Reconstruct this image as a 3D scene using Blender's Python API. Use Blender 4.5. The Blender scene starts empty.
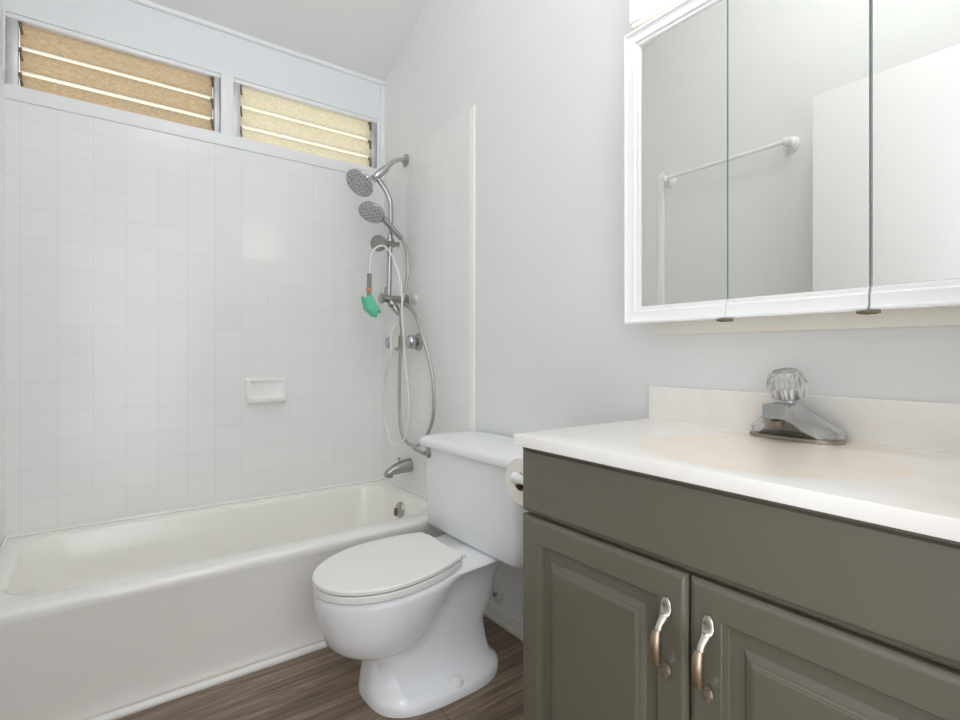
import bpy, bmesh, math, random
from mathutils import Vector, Matrix, noise

S = bpy.context.scene
PI = math.pi
random.seed(4)

# ------------------------------------------------------------------ camera, world, light, exposure
cam_d = bpy.data.cameras.new('camera')
cam = bpy.data.objects.new('camera', cam_d)
S.collection.objects.link(cam)
cam.location = (-1.242, 0.0, 1.03)
cam.rotation_euler = (PI / 2, 0, -math.radians(36.48))
cam_d.sensor_width = 36
cam_d.lens = 36 * 517.1 / 960
cam_d.shift_y = -6 / 960
cam_d.clip_start = 0.01
S.camera = cam

S.view_settings.view_transform = 'Standard'
S.view_settings.look = 'None'
S.view_settings.gamma = 1
S.view_settings.use_curve_mapping = False
S.view_settings.exposure = -0.08
S.cycles.use_denoising = True
S.cycles.max_bounces = 14
S.cycles.diffuse_bounces = 8
S.cycles.glossy_bounces = 6
S.cycles.transmission_bounces = 8
S.cycles.sample_clamp_indirect = 6
S.cycles.caustics_reflective = False
S.cycles.caustics_refractive = False

W = bpy.data.worlds.new('daylight')
S.world = W
W.use_nodes = True
bg = W.node_tree.nodes['Background']
bg.inputs[0].default_value = (0.92, 0.96, 1.0, 1)
bg.inputs[1].default_value = 2.9


def area(name, loc, rot, sx, sy, power, col):
    d = bpy.data.lights.new(name, 'AREA')
    d.shape = 'RECTANGLE'
    d.size, d.size_y = sx, sy
    d.energy = power
    d.color = col
    o = bpy.data.objects.new(name, d)
    o.location = loc
    o.rotation_euler = rot
    S.collection.objects.link(o)
    return o


# fill light added in the open doorway behind the camera to brighten the room
area('doorway_fill_light', (-1.01, -0.10, 1.08), (-PI / 2, PI, 0), 0.80, 2.0, 16, (0.985, 0.985, 1.0))
# unseen fill light added high under the sloping roof to lift ceiling and walls
pl = bpy.data.lights.new('overhead_fill_light', 'POINT')
pl.energy = 13
pl.color = (0.98, 0.985, 1.0)
pl.shadow_soft_size = 0.13
po = bpy.data.objects.new('overhead_fill_light', pl)
po.location = (-0.85, 0.60, 2.90)
S.collection.objects.link(po)
BULB = 13.0


# ------------------------------------------------------------------ materials
def lin(c):
    c = c / 255.0
    return c / 12.92 if c <= 0.04045 else ((c + 0.055) / 1.055) ** 2.4


def rgb(r, g, b):
    return (lin(r), lin(g), lin(b), 1)


def new_mat(name):
    m = bpy.data.materials.new(name)
    m.use_nodes = True
    return m, m.node_tree, m.node_tree.nodes['Principled BSDF']


def mat(name, col, rough=0.5, metal=0.0, bump=0.0, bscale=60, var=0.03, coat=0.0, spec=0.5, detail=4):
    """plain finish with a slight procedural mottling and optional bump"""
    m, t, b = new_mat(name)
    N, K = t.nodes, t.links
    tc = N.new('ShaderNodeTexCoord')
    n = N.new('ShaderNodeTexNoise')
    n.inputs['Scale'].default_value = 7
    n.inputs['Detail'].default_value = detail
    K.new(tc.outputs['Object'], n.inputs['Vector'])
    r = N.new('ShaderNodeMapRange')
    r.inputs[1].default_value, r.inputs[2].default_value = 0.3, 0.7
    r.inputs[3].default_value, r.inputs[4].default_value = 1 - var, 1 + var
    K.new(n.outputs['Fac'], r.inputs[0])
    h = N.new('ShaderNodeHueSaturation')
    h.inputs['Color'].default_value = col
    K.new(r.outputs[0], h.inputs['Value'])
    K.new(h.outputs[0], b.inputs['Base Color'])
    b.inputs['Roughness'].default_value = rough
    b.inputs['Metallic'].default_value = metal
    b.inputs['Specular IOR Level'].default_value = spec
    if coat:
        b.inputs['Coat Weight'].default_value = coat
        b.inputs['Coat Roughness'].default_value = 0.08
    if bump:
        n2 = N.new('ShaderNodeTexNoise')
        n2.inputs['Scale'].default_value = bscale
        n2.inputs['Detail'].default_value = 3
        K.new(tc.outputs['Object'], n2.inputs['Vector'])
        bp = N.new('ShaderNodeBump')
        bp.inputs['Strength'].default_value = bump
        bp.inputs['Distance'].default_value = 0.002
        K.new(n2.outputs['Fac'], bp.inputs['Height'])
        K.new(bp.outputs[0], b.inputs['Normal'])
    return m


def tile_mat(name, ax, off):
    """4 1/4 inch glazed white tile with thin grout; every tile sits at its own slight tilt"""
    m, t, b = new_mat(name)
    N, K = t.nodes, t.links
    tc = N.new('ShaderNodeTexCoord')
    sp = N.new('ShaderNodeSeparateXYZ')
    K.new(tc.outputs['Object'], sp.inputs[0])
    cb = N.new('ShaderNodeCombineXYZ')
    K.new(sp.outputs[ax], cb.inputs[0])
    K.new(sp.outputs[2], cb.inputs[1])
    ad = N.new('ShaderNodeVectorMath')
    ad.operation = 'ADD'
    ad.inputs[1].default_value = (off[0], off[1], 0)
    K.new(cb.outputs[0], ad.inputs[0])
    br = N.new('ShaderNodeTexBrick')
    br.offset = 0
    br.inputs['Scale'].default_value = 1
    br.inputs['Brick Width'].default_value = 0.1085
    br.inputs['Row Height'].default_value = 0.1085
    br.inputs['Mortar Size'].default_value = 0.0011
    br.inputs['Mortar Smooth'].default_value = 0.3
    br.inputs['Color1'].default_value = rgb(238, 239, 238)
    br.inputs['Color2'].default_value = rgb(236, 237, 236)
    br.inputs['Mortar'].default_value = rgb(228, 227, 224)
    K.new(ad.outputs[0], br.inputs['Vector'])
    K.new(br.outputs['Color'], b.inputs['Base Color'])
    b.inputs['Roughness'].default_value = 0.19
    # tilt per tile
    dv = N.new('ShaderNodeVectorMath')
    dv.operation = 'SCALE'
    dv.inputs['Scale'].default_value = 1 / 0.1085
    K.new(ad.outputs[0], dv.inputs[0])
    fl = N.new('ShaderNodeVectorMath')
    fl.operation = 'FLOOR'
    K.new(dv.outputs[0], fl.inputs[0])
    wn = N.new('ShaderNodeTexWhiteNoise')
    K.new(fl.outputs[0], wn.inputs['Vector'])
    sb = N.new('ShaderNodeVectorMath')
    sb.operation = 'SUBTRACT'
    sb.inputs[1].default_value = (0.5, 0.5, 0.5)
    K.new(wn.outputs['Color'], sb.inputs[0])
    sc = N.new('ShaderNodeVectorMath')
    sc.operation = 'SCALE'
    sc.inputs['Scale'].default_value = 0.03
    K.new(sb.outputs[0], sc.inputs[0])
    bp = N.new('ShaderNodeBump')
    bp.invert = True
    bp.inputs['Strength'].default_value = 0.22
    bp.inputs['Distance'].default_value = 0.001
    K.new(br.outputs['Fac'], bp.inputs['Height'])
    a2 = N.new('ShaderNodeVectorMath')
    a2.operation = 'ADD'
    K.new(bp.outputs[0], a2.inputs[0])
    K.new(sc.outputs[0], a2.inputs[1])
    nm = N.new('ShaderNodeVectorMath')
    nm.operation = 'NORMALIZE'
    K.new(a2.outputs[0], nm.inputs[0])
    K.new(nm.outputs[0], b.inputs['Normal'])
    return m


def floor_mat():
    m, t, b = new_mat('vinyl_plank')
    N, K = t.nodes, t.links
    tc = N.new('ShaderNodeTexCoord')
    br = N.new('ShaderNodeTexBrick')
    br.offset = 0.37
    br.inputs['Scale'].default_value = 1
    br.inputs['Brick Width'].default_value = 1.2
    br.inputs['Row Height'].default_value = 0.15
    br.inputs['Mortar Size'].default_value = 0.0009
    br.inputs['Color1'].default_value = (0.25, 0.25, 0.25, 1)
    br.inputs['Color2'].default_value = (0.75, 0.75, 0.75, 1)
    br.inputs['Mortar'].default_value = (0, 0, 0, 1)
    K.new(tc.outputs['Object'], br.inputs['Vector'])
    mp = N.new('ShaderNodeMapping')
    mp.inputs['Scale'].default_value = (1.3, 17, 1)
    K.new(tc.outputs['Object'], mp.inputs['Vector'])
    # shift the grain from plank to plank
    sh = N.new('ShaderNodeVectorMath')
    sh.operation = 'MULTIPLY_ADD'
    sh.inputs[1].default_value = (9, 9, 9)
    K.new(br.outputs['Color'], sh.inputs[0])
    K.new(mp.outputs[0], sh.inputs[2])
    n = N.new('ShaderNodeTexNoise')
    n.inputs['Scale'].default_value = 1.6
    n.inputs['Detail'].default_value = 9
    n.inputs['Roughness'].default_value = 0.66
    n.inputs['Distortion'].default_value = 1.3
    K.new(sh.outputs[0], n.inputs['Vector'])
    cr = N.new('ShaderNodeValToRGB')
    e = cr.color_ramp.elements
    e[0].position, e[0].color = 0.28, rgb(82, 67, 55)
    e[1].position, e[1].color = 0.74, rgb(176, 156, 136)
    x = cr.color_ramp.elements.new(0.5)
    x.color = rgb(128, 110, 94)
    K.new(n.outputs['Fac'], cr.inputs[0])
    hv = N.new('ShaderNodeHueSaturation')
    rr = N.new('ShaderNodeMapRange')
    rr.inputs[3].default_value, rr.inputs[4].default_value = 0.8, 1.18
    K.new(br.outputs['Color'], rr.inputs[0])
    K.new(rr.outputs[0], hv.inputs['Value'])
    K.new(cr.outputs[0], hv.inputs['Color'])
    mx = N.new('ShaderNodeMixRGB')
    mx.inputs[2].default_value = rgb(52, 43, 37)
    K.new(br.outputs['Fac'], mx.inputs[0])
    K.new(hv.outputs[0], mx.inputs[1])
    K.new(mx.outputs[0], b.inputs['Base Color'])
    b.inputs['Roughness'].default_value = 0.42
    bp = N.new('ShaderNodeBump')
    bp.inputs['Strength'].default_value = 0.25
    bp.inputs['Distance'].default_value = 0.001
    K.new(n.outputs['Fac'], bp.inputs['Height'])
    K.new(bp.outputs[0], b.inputs['Normal'])
    return m


def louver_mat(name, c1, c2):
    """obscured jalousie glass, stained tan, that lets daylight through"""
    m, t, b = new_mat(name)
    N, K = t.nodes, t.links
    out = N['Material Output']
    tc = N.new('ShaderNodeTexCoord')
    mp = N.new('ShaderNodeMapping')
    mp.inputs['Scale'].default_value = (30, 50, 50)
    K.new(tc.outputs['Object'], mp.inputs[0])
    n = N.new('ShaderNodeTexNoise')
    n.inputs['Scale'].default_value = 2.2
    n.inputs['Detail'].default_value = 8
    n.inputs['Roughness'].default_value = 0.7
    K.new(mp.outputs[0], n.inputs['Vector'])
    cr = N.new('ShaderNodeValToRGB')
    e = cr.color_ramp.elements
    e[0].position, e[0].color = 0.33, c1
    e[1].position, e[1].color = 0.66, c2
    K.new(n.outputs['Fac'], cr.inputs[0])
    tr = N.new('ShaderNodeBsdfTranslucent')
    K.new(cr.outputs[0], tr.inputs[0])
    K.new(cr.outputs[0], b.inputs['Base Color'])
    b.inputs['Roughness'].default_value = 0.35
    mx = N.new('ShaderNodeMixShader')
    mx.inputs[0].default_value = 0.6
    K.new(b.outputs[0], mx.inputs[1])
    K.new(tr.outputs[0], mx.inputs[2])
    K.new(mx.outputs[0], out.inputs[0])
    return m


def emit_mat(name, col, strength):
    m, t, b = new_mat(name)
    b.inputs['Base Color'].default_value = (0.9, 0.9, 0.88, 1)
    b.inputs['Emission Color'].default_value = col
    b.inputs['Emission Strength'].default_value = strength
    return m


def nozzle_mat(name, base, dot, scale):
    """grey spray face with a field of rubber nozzles"""
    m, t, b = new_mat(name)
    N, K = t.nodes, t.links
    tc = N.new('ShaderNodeTexCoord')
    v = N.new('ShaderNodeTexVoronoi')
    v.inputs['Scale'].default_value = scale
    v.inputs['Randomness'].default_value = 0.35
    K.new(tc.outputs['Object'], v.inputs['Vector'])
    cr = N.new('ShaderNodeValToRGB')
    e = cr.color_ramp.elements
    e[0].position, e[0].color = 0.28, dot
    e[1].position, e[1].color = 0.4, base
    K.new(v.outputs['Distance'], cr.inputs[0])
    K.new(cr.outputs[0], b.inputs['Base Color'])
    b.inputs['Roughness'].default_value = 0.35
    b.inputs['Metallic'].default_value = 0.3
    return m


def hose_mat():
    m, t, b = new_mat('ribbed_metal_hose')
    N, K = t.nodes, t.links
    tc = N.new('ShaderNodeTexCoord')
    w = N.new('ShaderNodeTexWave')
    w.bands_direction = 'Z'
    w.inputs['Scale'].default_value = 60
    K.new(tc.outputs['Object'], w.inputs['Vector'])
    cr = N.new('ShaderNodeValToRGB')
    cr.color_ramp.elements[0].color = rgb(150, 147, 140)
    cr.color_ramp.elements[1].color = rgb(214, 212, 206)
    K.new(w.outputs['Fac'], cr.inputs[0])
    K.new(cr.outputs[0], b.inputs['Base Color'])
    b.inputs['Metallic'].default_value = 0.85
    b.inputs['Roughness'].default_value = 0.33
    return m


STAIN = (0.160, -0.03, 0.060, 0.19)   # centre and radii in the sink's own coordinates


def marble_mat():
    """cast cultured-marble top: ivory gel coat, tan wear inside the bowl and round the tap"""
    m, t, b = new_mat('cultured_marble')
    N, K = t.nodes, t.links
    tc = N.new('ShaderNodeTexCoord')
    n = N.new('ShaderNodeTexNoise')
    n.inputs['Scale'].default_value = 5
    n.inputs['Detail'].default_value = 6
    n.inputs['Distortion'].default_value = 2
    K.new(tc.outputs['Object'], n.inputs['Vector'])
    cr = N.new('ShaderNodeValToRGB')
    e = cr.color_ramp.elements
    e[0].position, e[0].color = 0.3, rgb(242, 237, 230)
    e[1].position, e[1].color = 0.7, rgb(246, 243, 239)
    K.new(n.outputs['Fac'], cr.inputs[0])
    # tan mineral stain soaked into the deck round the tap foot and along its right side
    sp = N.new('ShaderNodeSeparateXYZ')
    K.new(tc.outputs['Object'], sp.inputs[0])

    def axis(i, c, r):
        q = N.new('ShaderNodeMath'); q.operation = 'MULTIPLY_ADD'
        q.inputs[1].default_value, q.inputs[2].default_value = 1 / r, -c / r
        K.new(sp.outputs[i], q.inputs[0])
        return q.outputs[0]
    cb = N.new('ShaderNodeCombineXYZ')
    K.new(axis(0, STAIN[0], STAIN[2]), cb.inputs[0])
    K.new(axis(1, STAIN[1], STAIN[3]), cb.inputs[1])
    ln = N.new('ShaderNodeVectorMath'); ln.operation = 'LENGTH'
    K.new(cb.outputs[0], ln.inputs[0])
    n2 = N.new('ShaderNodeTexNoise')
    n2.inputs['Scale'].default_value = 18
    n2.inputs['Detail'].default_value = 5
    K.new(tc.outputs['Object'], n2.inputs['Vector'])
    sm = N.new('ShaderNodeMath'); sm.operation = 'MULTIPLY_ADD'
    sm.inputs[1].default_value = 0.9
    K.new(n2.outputs['Fac'], sm.inputs[0])
    K.new(ln.outputs['Value'], sm.inputs[2])
    mr = N.new('ShaderNodeMapRange')
    mr.inputs[1].default_value, mr.inputs[2].default_value = 1.0, 1.6
    mr.inputs[3].default_value, mr.inputs[4].default_value = 0.6, 0.0
    K.new(sm.outputs[0], mr.inputs[0])
    mx = N.new('ShaderNodeMixRGB')
    mx.inputs[2].default_value = rgb(232, 215, 194)
    K.new(mr.outputs[0], mx.inputs[0])
    K.new(cr.outputs[0], mx.inputs[1])
    K.new(mx.outputs[0], b.inputs['Base Color'])
    b.inputs['Roughness'].default_value = 0.22
    return m, cr, n


M = {}
M['wall'] = mat('white_wall_paint', rgb(233, 234, 234), 0.55, bump=0.08, bscale=120, var=0.006)
M['panel'] = mat('white_panel_paint', rgb(232, 235, 238), 0.45, var=0.006)
M['ceil'] = mat('ceiling_paint', rgb(234, 234, 234), 0.7, var=0.006)
M['trim'] = mat('white_trim_gloss', rgb(240, 241, 243), 0.3, var=0.006)
M['basetrim'] = mat('white_baseboard_gloss', rgb(238, 236, 231), 0.35, var=0.01)
M['tile_back'] = tile_mat('glazed_tile_window_wall', 0, (1.473 + 0.1085 * 4, -1.03 + 0.1085 * 14))
M['tile_side'] = tile_mat('glazed_tile_side_wall', 1, (-1.749 + 0.1085 * 6, -1.03 + 0.1085 * 14))
M['bullnose'] = mat('glazed_edge_tile', rgb(247, 247, 243), 0.14, var=0.004)
M['floor'] = floor_mat()
M['tub'] = mat('white_tub_enamel', rgb(244, 242, 236), 0.2, var=0.008, coat=0.3)
M['porcelain'] = mat('white_porcelain', rgb(239, 240, 242), 0.16, var=0.004)
M['seat'] = mat('white_seat_plastic', rgb(240, 239, 236), 0.25, var=0.004)
M['soap'] = mat('white_glazed_ceramic', rgb(243, 243, 241), 0.12, var=0.004)
M['chrome'] = mat('chrome', (0.50, 0.50, 0.51, 1), 0.14, 1.0, var=0.03)
M['satin'] = mat('worn_satin_chrome', (0.42, 0.415, 0.40, 1), 0.28, 1.0, var=0.12)
M['greyplastic'] = mat('grey_plastic', rgb(140, 138, 136), 0.4, var=0.03)
M['tap'] = mat('worn_tap_chrome', (0.60, 0.61, 0.62, 1), 0.26, 1.0, var=0.22, bump=0.15, bscale=90)
M['tapfoot'] = mat('grimy_tap_foot', (0.40, 0.36, 0.31, 1), 0.38, 0.9, var=0.25)
M['darkmetal'] = mat('corroded_tap_metal', (0.26, 0.22, 0.17, 1), 0.4, 0.8, var=0.2)
M['hose'] = hose_mat()
M['whitehose'] = mat('white_rubber_hose', rgb(233, 232, 228), 0.35, var=0.01)
M['green'] = mat('mint_green_foam', rgb(104, 200, 160), 0.75, bump=0.4, bscale=200, var=0.08)
M['orange'] = mat('orange_band', rgb(214, 150, 96), 0.5)
M['cloudy'] = mat('cloudy_plastic', rgb(226, 224, 216), 0.3, var=0.02)
M['cabinet'] = mat('grey_cabinet_paint', rgb(101, 97, 84), 0.25, bump=0.25, bscale=220, var=0.03, spec=0.75)
M['cabdark'] = mat('dark_cabinet_gap', rgb(42, 40, 36), 0.6)
M['pewter'] = mat('antique_pewter', (0.62, 0.57, 0.50, 1), 0.27, 1.0, var=0.12)
M['bronze'] = mat('worn_bronze_grip', (0.47, 0.38, 0.28, 1), 0.32, 1.0, var=0.18)
M['marble'], _cr, _n = marble_mat()
M['bowl'] = mat('tan_stained_basin', rgb(247, 236, 220), 0.2, var=0.02)
M['stain'] = mat('tan_mineral_stain', rgb(226, 204, 178), 0.5, var=0.05)
M['cabwhite'] = mat('white_cabinet_lacquer', rgb(245, 245, 245), 0.28, var=0.004)
M['ivory'] = mat('ivory_painted_wood', rgb(241, 237, 229), 0.45, var=0.01)
M['mirror'] = mat('mirror_silver', (0.88, 0.89, 0.86, 1), 0.005, 1.0, var=0.0)
M['mirroredge'] = mat('mirror_cut_edge', rgb(150, 156, 150), 0.3)
M['clip'] = mat('tarnished_brass_pull', (0.17, 0.14, 0.09, 1), 0.4, 0.7, var=0.1)
M['paper'] = mat('toilet_tissue', rgb(244, 240, 234), 0.9, bump=0.3, bscale=150)
M['card'] = mat('brown_cardboard', rgb(120, 84, 62), 0.9)
M['alu'] = mat('oxidised_aluminium', (0.56, 0.56, 0.58, 1), 0.45, 0.7, bump=0.3, bscale=160, var=0.15)
M['dark'] = mat('rusted_clip', rgb(128, 112, 92), 0.7, var=0.25)
M['louver_tan'] = louver_mat('tan_obscured_glass', rgb(192, 177, 153), rgb(223, 208, 182))
M['louver_cream'] = louver_mat('cream_obscured_glass', rgb(214, 206, 186), rgb(237, 231, 213))
M['clearedge'] = louver_mat('bare_glass_edge', rgb(246, 242, 228), rgb(252, 250, 240))
M['doorpaint'] = mat('white_door_paint', rgb(243, 243, 244), 0.4, var=0.004)
M['bulb'] = emit_mat('lit_bulb', (1.0, 0.925, 0.83, 1), BULB)
M['brass'] = mat('satin_brass', (0.6, 0.5, 0.32, 1), 0.3, 1.0)


def acrylic():
    m, t, b = new_mat('clear_acrylic')
    N, K = t.nodes, t.links
    b.inputs['Base Color'].default_value = (1.0, 0.985, 0.96, 1)
    b.inputs['Roughness'].default_value = 0.07
    b.inputs['IOR'].default_value = 1.49
    b.inputs['Transmission Weight'].default_value = 0.8
    return m


M['acrylic'] = acrylic()
M['nozzle'] = nozzle_mat('nozzle_face', rgb(188, 188, 188), rgb(96, 96, 98), 95)


# ------------------------------------------------------------------ mesh helpers
def world_loc(o):
    v = Vector((0, 0, 0))
    while o is not None:
        v += o.location
        o = o.parent
    return v


def spline(pts, n=8):
    """Catmull-Rom through the points"""
    P = [Vector(p) for p in pts]
    P = [P[0] * 2 - P[1]] + P + [P[-1] * 2 - P[-2]]
    out = []
    for i in range(1, len(P) - 2):
        a, b, c, d = P[i - 1:i + 3]
        for k in range(n):
            t = k / n
            out.append(0.5 * ((2 * b) + (c - a) * t + (2 * a - 5 * b + 4 * c - d) * t * t + (3 * b - a - 3 * c + d) * t ** 3))
    out.append(P[-2].copy())
    return out


class MB:
    def __init__(self):
        self.bm = bmesh.new()

    def box(self, a, b, bevel=0.0, seg=2):
        a, b = [min(a[i], b[i]) for i in range(3)], [max(a[i], b[i]) for i in range(3)]
        t = bmesh.new()
        r = bmesh.ops.create_cube(t, size=1)
        for v in r['verts']:
            v.co = Vector([(a[i] + b[i]) / 2 + v.co[i] * (b[i] - a[i]) for i in range(3)])
        if bevel:
            bmesh.ops.bevel(t, geom=t.edges[:], offset=bevel, segments=seg, profile=0.5, affect='EDGES')
        self._merge(t)
        return self

    def _merge(self, t):
        me = bpy.data.meshes.new('tmp')
        t.to_mesh(me)
        t.free()
        self.bm.from_mesh(me)
        bpy.data.meshes.remove(me)

    def loft(self, rings, cap0=True, cap1=True, closed=True):
        vs = [[self.bm.verts.new(p) for p in r] for r in rings]
        n = len(vs[0])
        for a, b in zip(vs, vs[1:]):
            for i in range(n if closed else n - 1):
                j = (i + 1) % n
                self.bm.faces.new((a[i], a[j], b[j], b[i]))
        if cap0:
            self.bm.faces.new(list(reversed(vs[0])))
        if cap1:
            self.bm.faces.new(vs[-1])
        return self

    def tube(self, pts, r, n=10, caps=True, flat=1.0):
        P = [Vector(p) for p in pts]
        R = r if isinstance(r, (list, tuple)) else [r] * len(P)
        up = None
        rings = []
        for i, p in enumerate(P):
            d = (P[min(i + 1, len(P) - 1)] - P[max(i - 1, 0)]).normalized()
            if up is None:
                up = Vector((0, 0, 1)) if abs(d.z) < 0.9 else Vector((0, 1, 0))
            up = (up - d * up.dot(d)).normalized()
            sd = d.cross(up)
            rings.append([p + (sd * math.cos(2 * PI * k / n) + up * math.sin(2 * PI * k / n) * flat) * R[i] for k in range(n)])
        return self.loft(rings, caps, caps)

    def lathe(self, prof, origin, axis=(0, 0, 1), n=24, cap=True):
        """prof: (radius, distance along the axis)"""
        ax = Vector(axis).normalized()
        u = ax.orthogonal().normalized()
        v = ax.cross(u)
        o = Vector(origin)
        rings = [[o + ax * h + (u * math.cos(2 * PI * k / n) + v * math.sin(2 * PI * k / n)) * max(r, 1e-5) for k in range(n)] for r, h in prof]
        return self.loft(rings, cap, cap)

    def sphere(self, c, r, sx=1, sy=1, sz=1, u=20, v=12):
        t = bmesh.new()
        bmesh.ops.create_uvsphere(t, u_segments=u, v_segments=v, radius=r)
        for q in t.verts:
            q.co = Vector((c[0] + q.co.x * sx, c[1] + q.co.y * sy, c[2] + q.co.z * sz))
        self._merge(t)
        return self

    def build(self, name, material, parent=None, loc=None, smooth=35, kind=None):
        bm = self.bm
        bmesh.ops.recalc_face_normals(bm, faces=bm.faces[:])
        off = world_loc(parent) if parent is not None else Vector(loc if loc is not None else (0, 0, 0))
        for v in bm.verts:
            v.co -= off
        me = bpy.data.meshes.new(name)
        bm.to_mesh(me)
        bm.free()
        if smooth:
            for p in me.polygons:
                p.use_smooth = True
            me.set_sharp_from_angle(angle=math.radians(smooth))
        me.materials.append(material)
        o = bpy.data.objects.new(name, me)
        S.collection.objects.link(o)
        if parent is not None:
            o.parent = parent
        else:
            o.location = off
        if kind:
            o['kind'] = kind
        return o


def tag(o, label, cat, group=None):
    o['label'] = label
    o['category'] = cat
    if group:
        o['group'] = group
    return o


def thing(name, label, cat, loc, group=None):
    o = bpy.data.objects.new(name, None)
    o.empty_display_size = 0.05
    S.collection.objects.link(o)
    o.location = loc
    return tag(o, label, cat, group)


def structure(name, loc=(0, 0, 0)):
    o = bpy.data.objects.new(name, None)
    S.collection.objects.link(o)
    o.location = loc
    o['kind'] = 'structure'
    return o


def rrect(x0, x1, y0, y1, r, z, n=6):
    """rounded rectangle ring, counter-clockwise"""
    out = []
    for cx, cy, a0 in ((x1 - r, y1 - r, 0), (x0 + r, y1 - r, 90), (x0 + r, y0 + r, 180), (x1 - r, y0 + r, 270)):
        for k in range(n + 1):
            a = math.radians(a0 + 90 * k / n)
            out.append(Vector((cx + r * math.cos(a), cy + r * math.sin(a), z)))
    return out


# ------------------------------------------------------------------ room shell
D = 2.55          # window wall
XL = -1.52        # left wall
ZC = 2.49         # ceiling height at the window wall


def zceil(y):
    return ZC + (D - y) * 0.42


o = MB().box((XL - 0.1, -0.9, -0.08), (0.1, D + 0.1, 0)).build('floor', M['floor'], kind='structure')
# ceiling rises from the window wall towards the doorway
m = MB()
y0 = -0.3
m.loft([[Vector((XL - 0.1, D + 0.1, zceil(D + 0.1))), Vector((0.1, D + 0.1, zceil(D + 0.1))), Vector((0.1, y0, zceil(y0))), Vector((XL - 0.1, y0, zceil(y0)))],
        [Vector((XL - 0.1, D + 0.1, zceil(D + 0.1) + 0.1)), Vector((0.1, D + 0.1, zceil(D + 0.1) + 0.1)), Vector((0.1, y0, zceil(y0) + 0.1)), Vector((XL - 0.1, y0, zceil(y0) + 0.1))]])
m.build('ceiling', M['ceil'], kind='structure', smooth=0)


def side_wall(name, x0, x1):
    m = MB()
    ya, yb = -0.3, D
    m.loft([[Vector((x0, ya, 0)), Vector((x0, yb, 0)), Vector((x0, yb, zceil(yb))), Vector((x0, ya, zceil(ya)))],
            [Vector((x1, ya, 0)), Vector((x1, yb, 0)), Vector((x1, yb, zceil(yb))), Vector((x1, ya, zceil(ya)))]])
    return m.build(name, M['wall'], kind='structure', smooth=0)


wr = side_wall('wall_right', 0, 0.1)
wl = side_wall('wall_left', XL - 0.1, XL)
# window wall with two clerestory openings
WIN = [(-1.513, -0.798), (-0.751, -0.041)]
WZ0, WZ1 = 2.01, 2.285
m = MB()
m.box((XL - 0.1, D, 0), (0.1, D + 0.1, WZ0))
m.box((XL - 0.1, D, WZ1), (0.1, D + 0.1, ZC))
m.box((XL - 0.1, D, WZ0), (WIN[0][0], D + 0.1, WZ1))
m.box((WIN[0][1], D, WZ0), (WIN[1][0], D + 0.1, WZ1))
m.box((WIN[1][1], D, WZ0), (0.1, D + 0.1, WZ1))
m.build('wall_back', M['panel'], kind='structure', smooth=0)
# doorway wall behind the camera
m = MB()
m.box((XL, -0.12, 0), (-1.42, 0.03, zceil(-0.12)))
m.box((-0.60, -0.12, 0), (0, 0.03, zceil(-0.12)))
m.box((-1.42, -0.12, 2.12), (-0.60, 0.03, zceil(-0.12)))
m.build('wall_front', M['wall'], kind='structure', smooth=0)

# glazed tile round the tub: thin skins on three walls, with bullnose edges
TZ = 1.962
wb_tile = MB().box((XL + 0.006, D - 0.006, 0.345), (-0.006, D, TZ)).build('trim_1', M['tile_back'], kind='structure', smooth=0)
TY = 1.752
m = MB().box((-0.006, TY, 0.345), (0, D - 0.0005, 2.045))
m.build('trim_2', M['tile_side'], kind='structure', smooth=0)
m = MB().box((XL, TY, 0.345), (XL + 0.006, D - 0.0005, 2.045))
m.build('trim_3', M['tile_side'], kind='structure', smooth=0)
for nm, xa, xb in (('trim_4', -0.0085, 0), ('trim_5', XL, XL + 0.0085)):
    m = MB()
    m.box((xa, TY - 0.045, 0.0), (xb, TY, 2.048), 0.006, 4)
    m.build(nm, M['bullnose'], kind='structure')

# casing strips around the clerestory windows
m = MB()
m.box((XL, D - 0.014, 1.962), (0, D + 0.0005, 2.012), 0.002)
m.build('trim_6', M['trim'], kind='structure')
m = MB()
m.box((-0.800, D - 0.008, 2.012), (-0.749, D + 0.0005, 2.287), 0.002)
m.build('trim_7', M['trim'], kind='structure')
m = MB()
m.box((-0.022, D - 0.012, 2.012), (0, D + 0.0005, ZC - 0.02), 0.002)
m.build('trim_8', M['trim'], kind='structure')
# moulding along the ceiling of the window wall
m = MB()
m.tube([(XL, D - 0.004, ZC - 0.006), (0, D - 0.004, ZC - 0.006)], 0.012, 12)
m.build('trim_9', M['trim'], kind='structure')
# strip where the tub apron meets the floor
m = MB()
m.tube([(XL, 1.792, 0.006), (-0.0, 1.792, 0.006)], 0.013, 12)
m.build('trim_10', M['basetrim'], kind='structure')
# baseboards
m = MB()
m.box((-0.012, 0.90, 0), (0, TY - 0.046, 0.062), 0.003)
m.box((-0.019, 0.90, 0), (0, TY - 0.046, 0.018), 0.004)
m.build('baseboard_right', M['basetrim'], kind='structure')
m = MB()
m.box((XL, 0.03, 0), (XL + 0.012, TY - 0.046, 0.062), 0.003)
m.build('baseboard_left', M['basetrim'], kind='structure')

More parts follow.
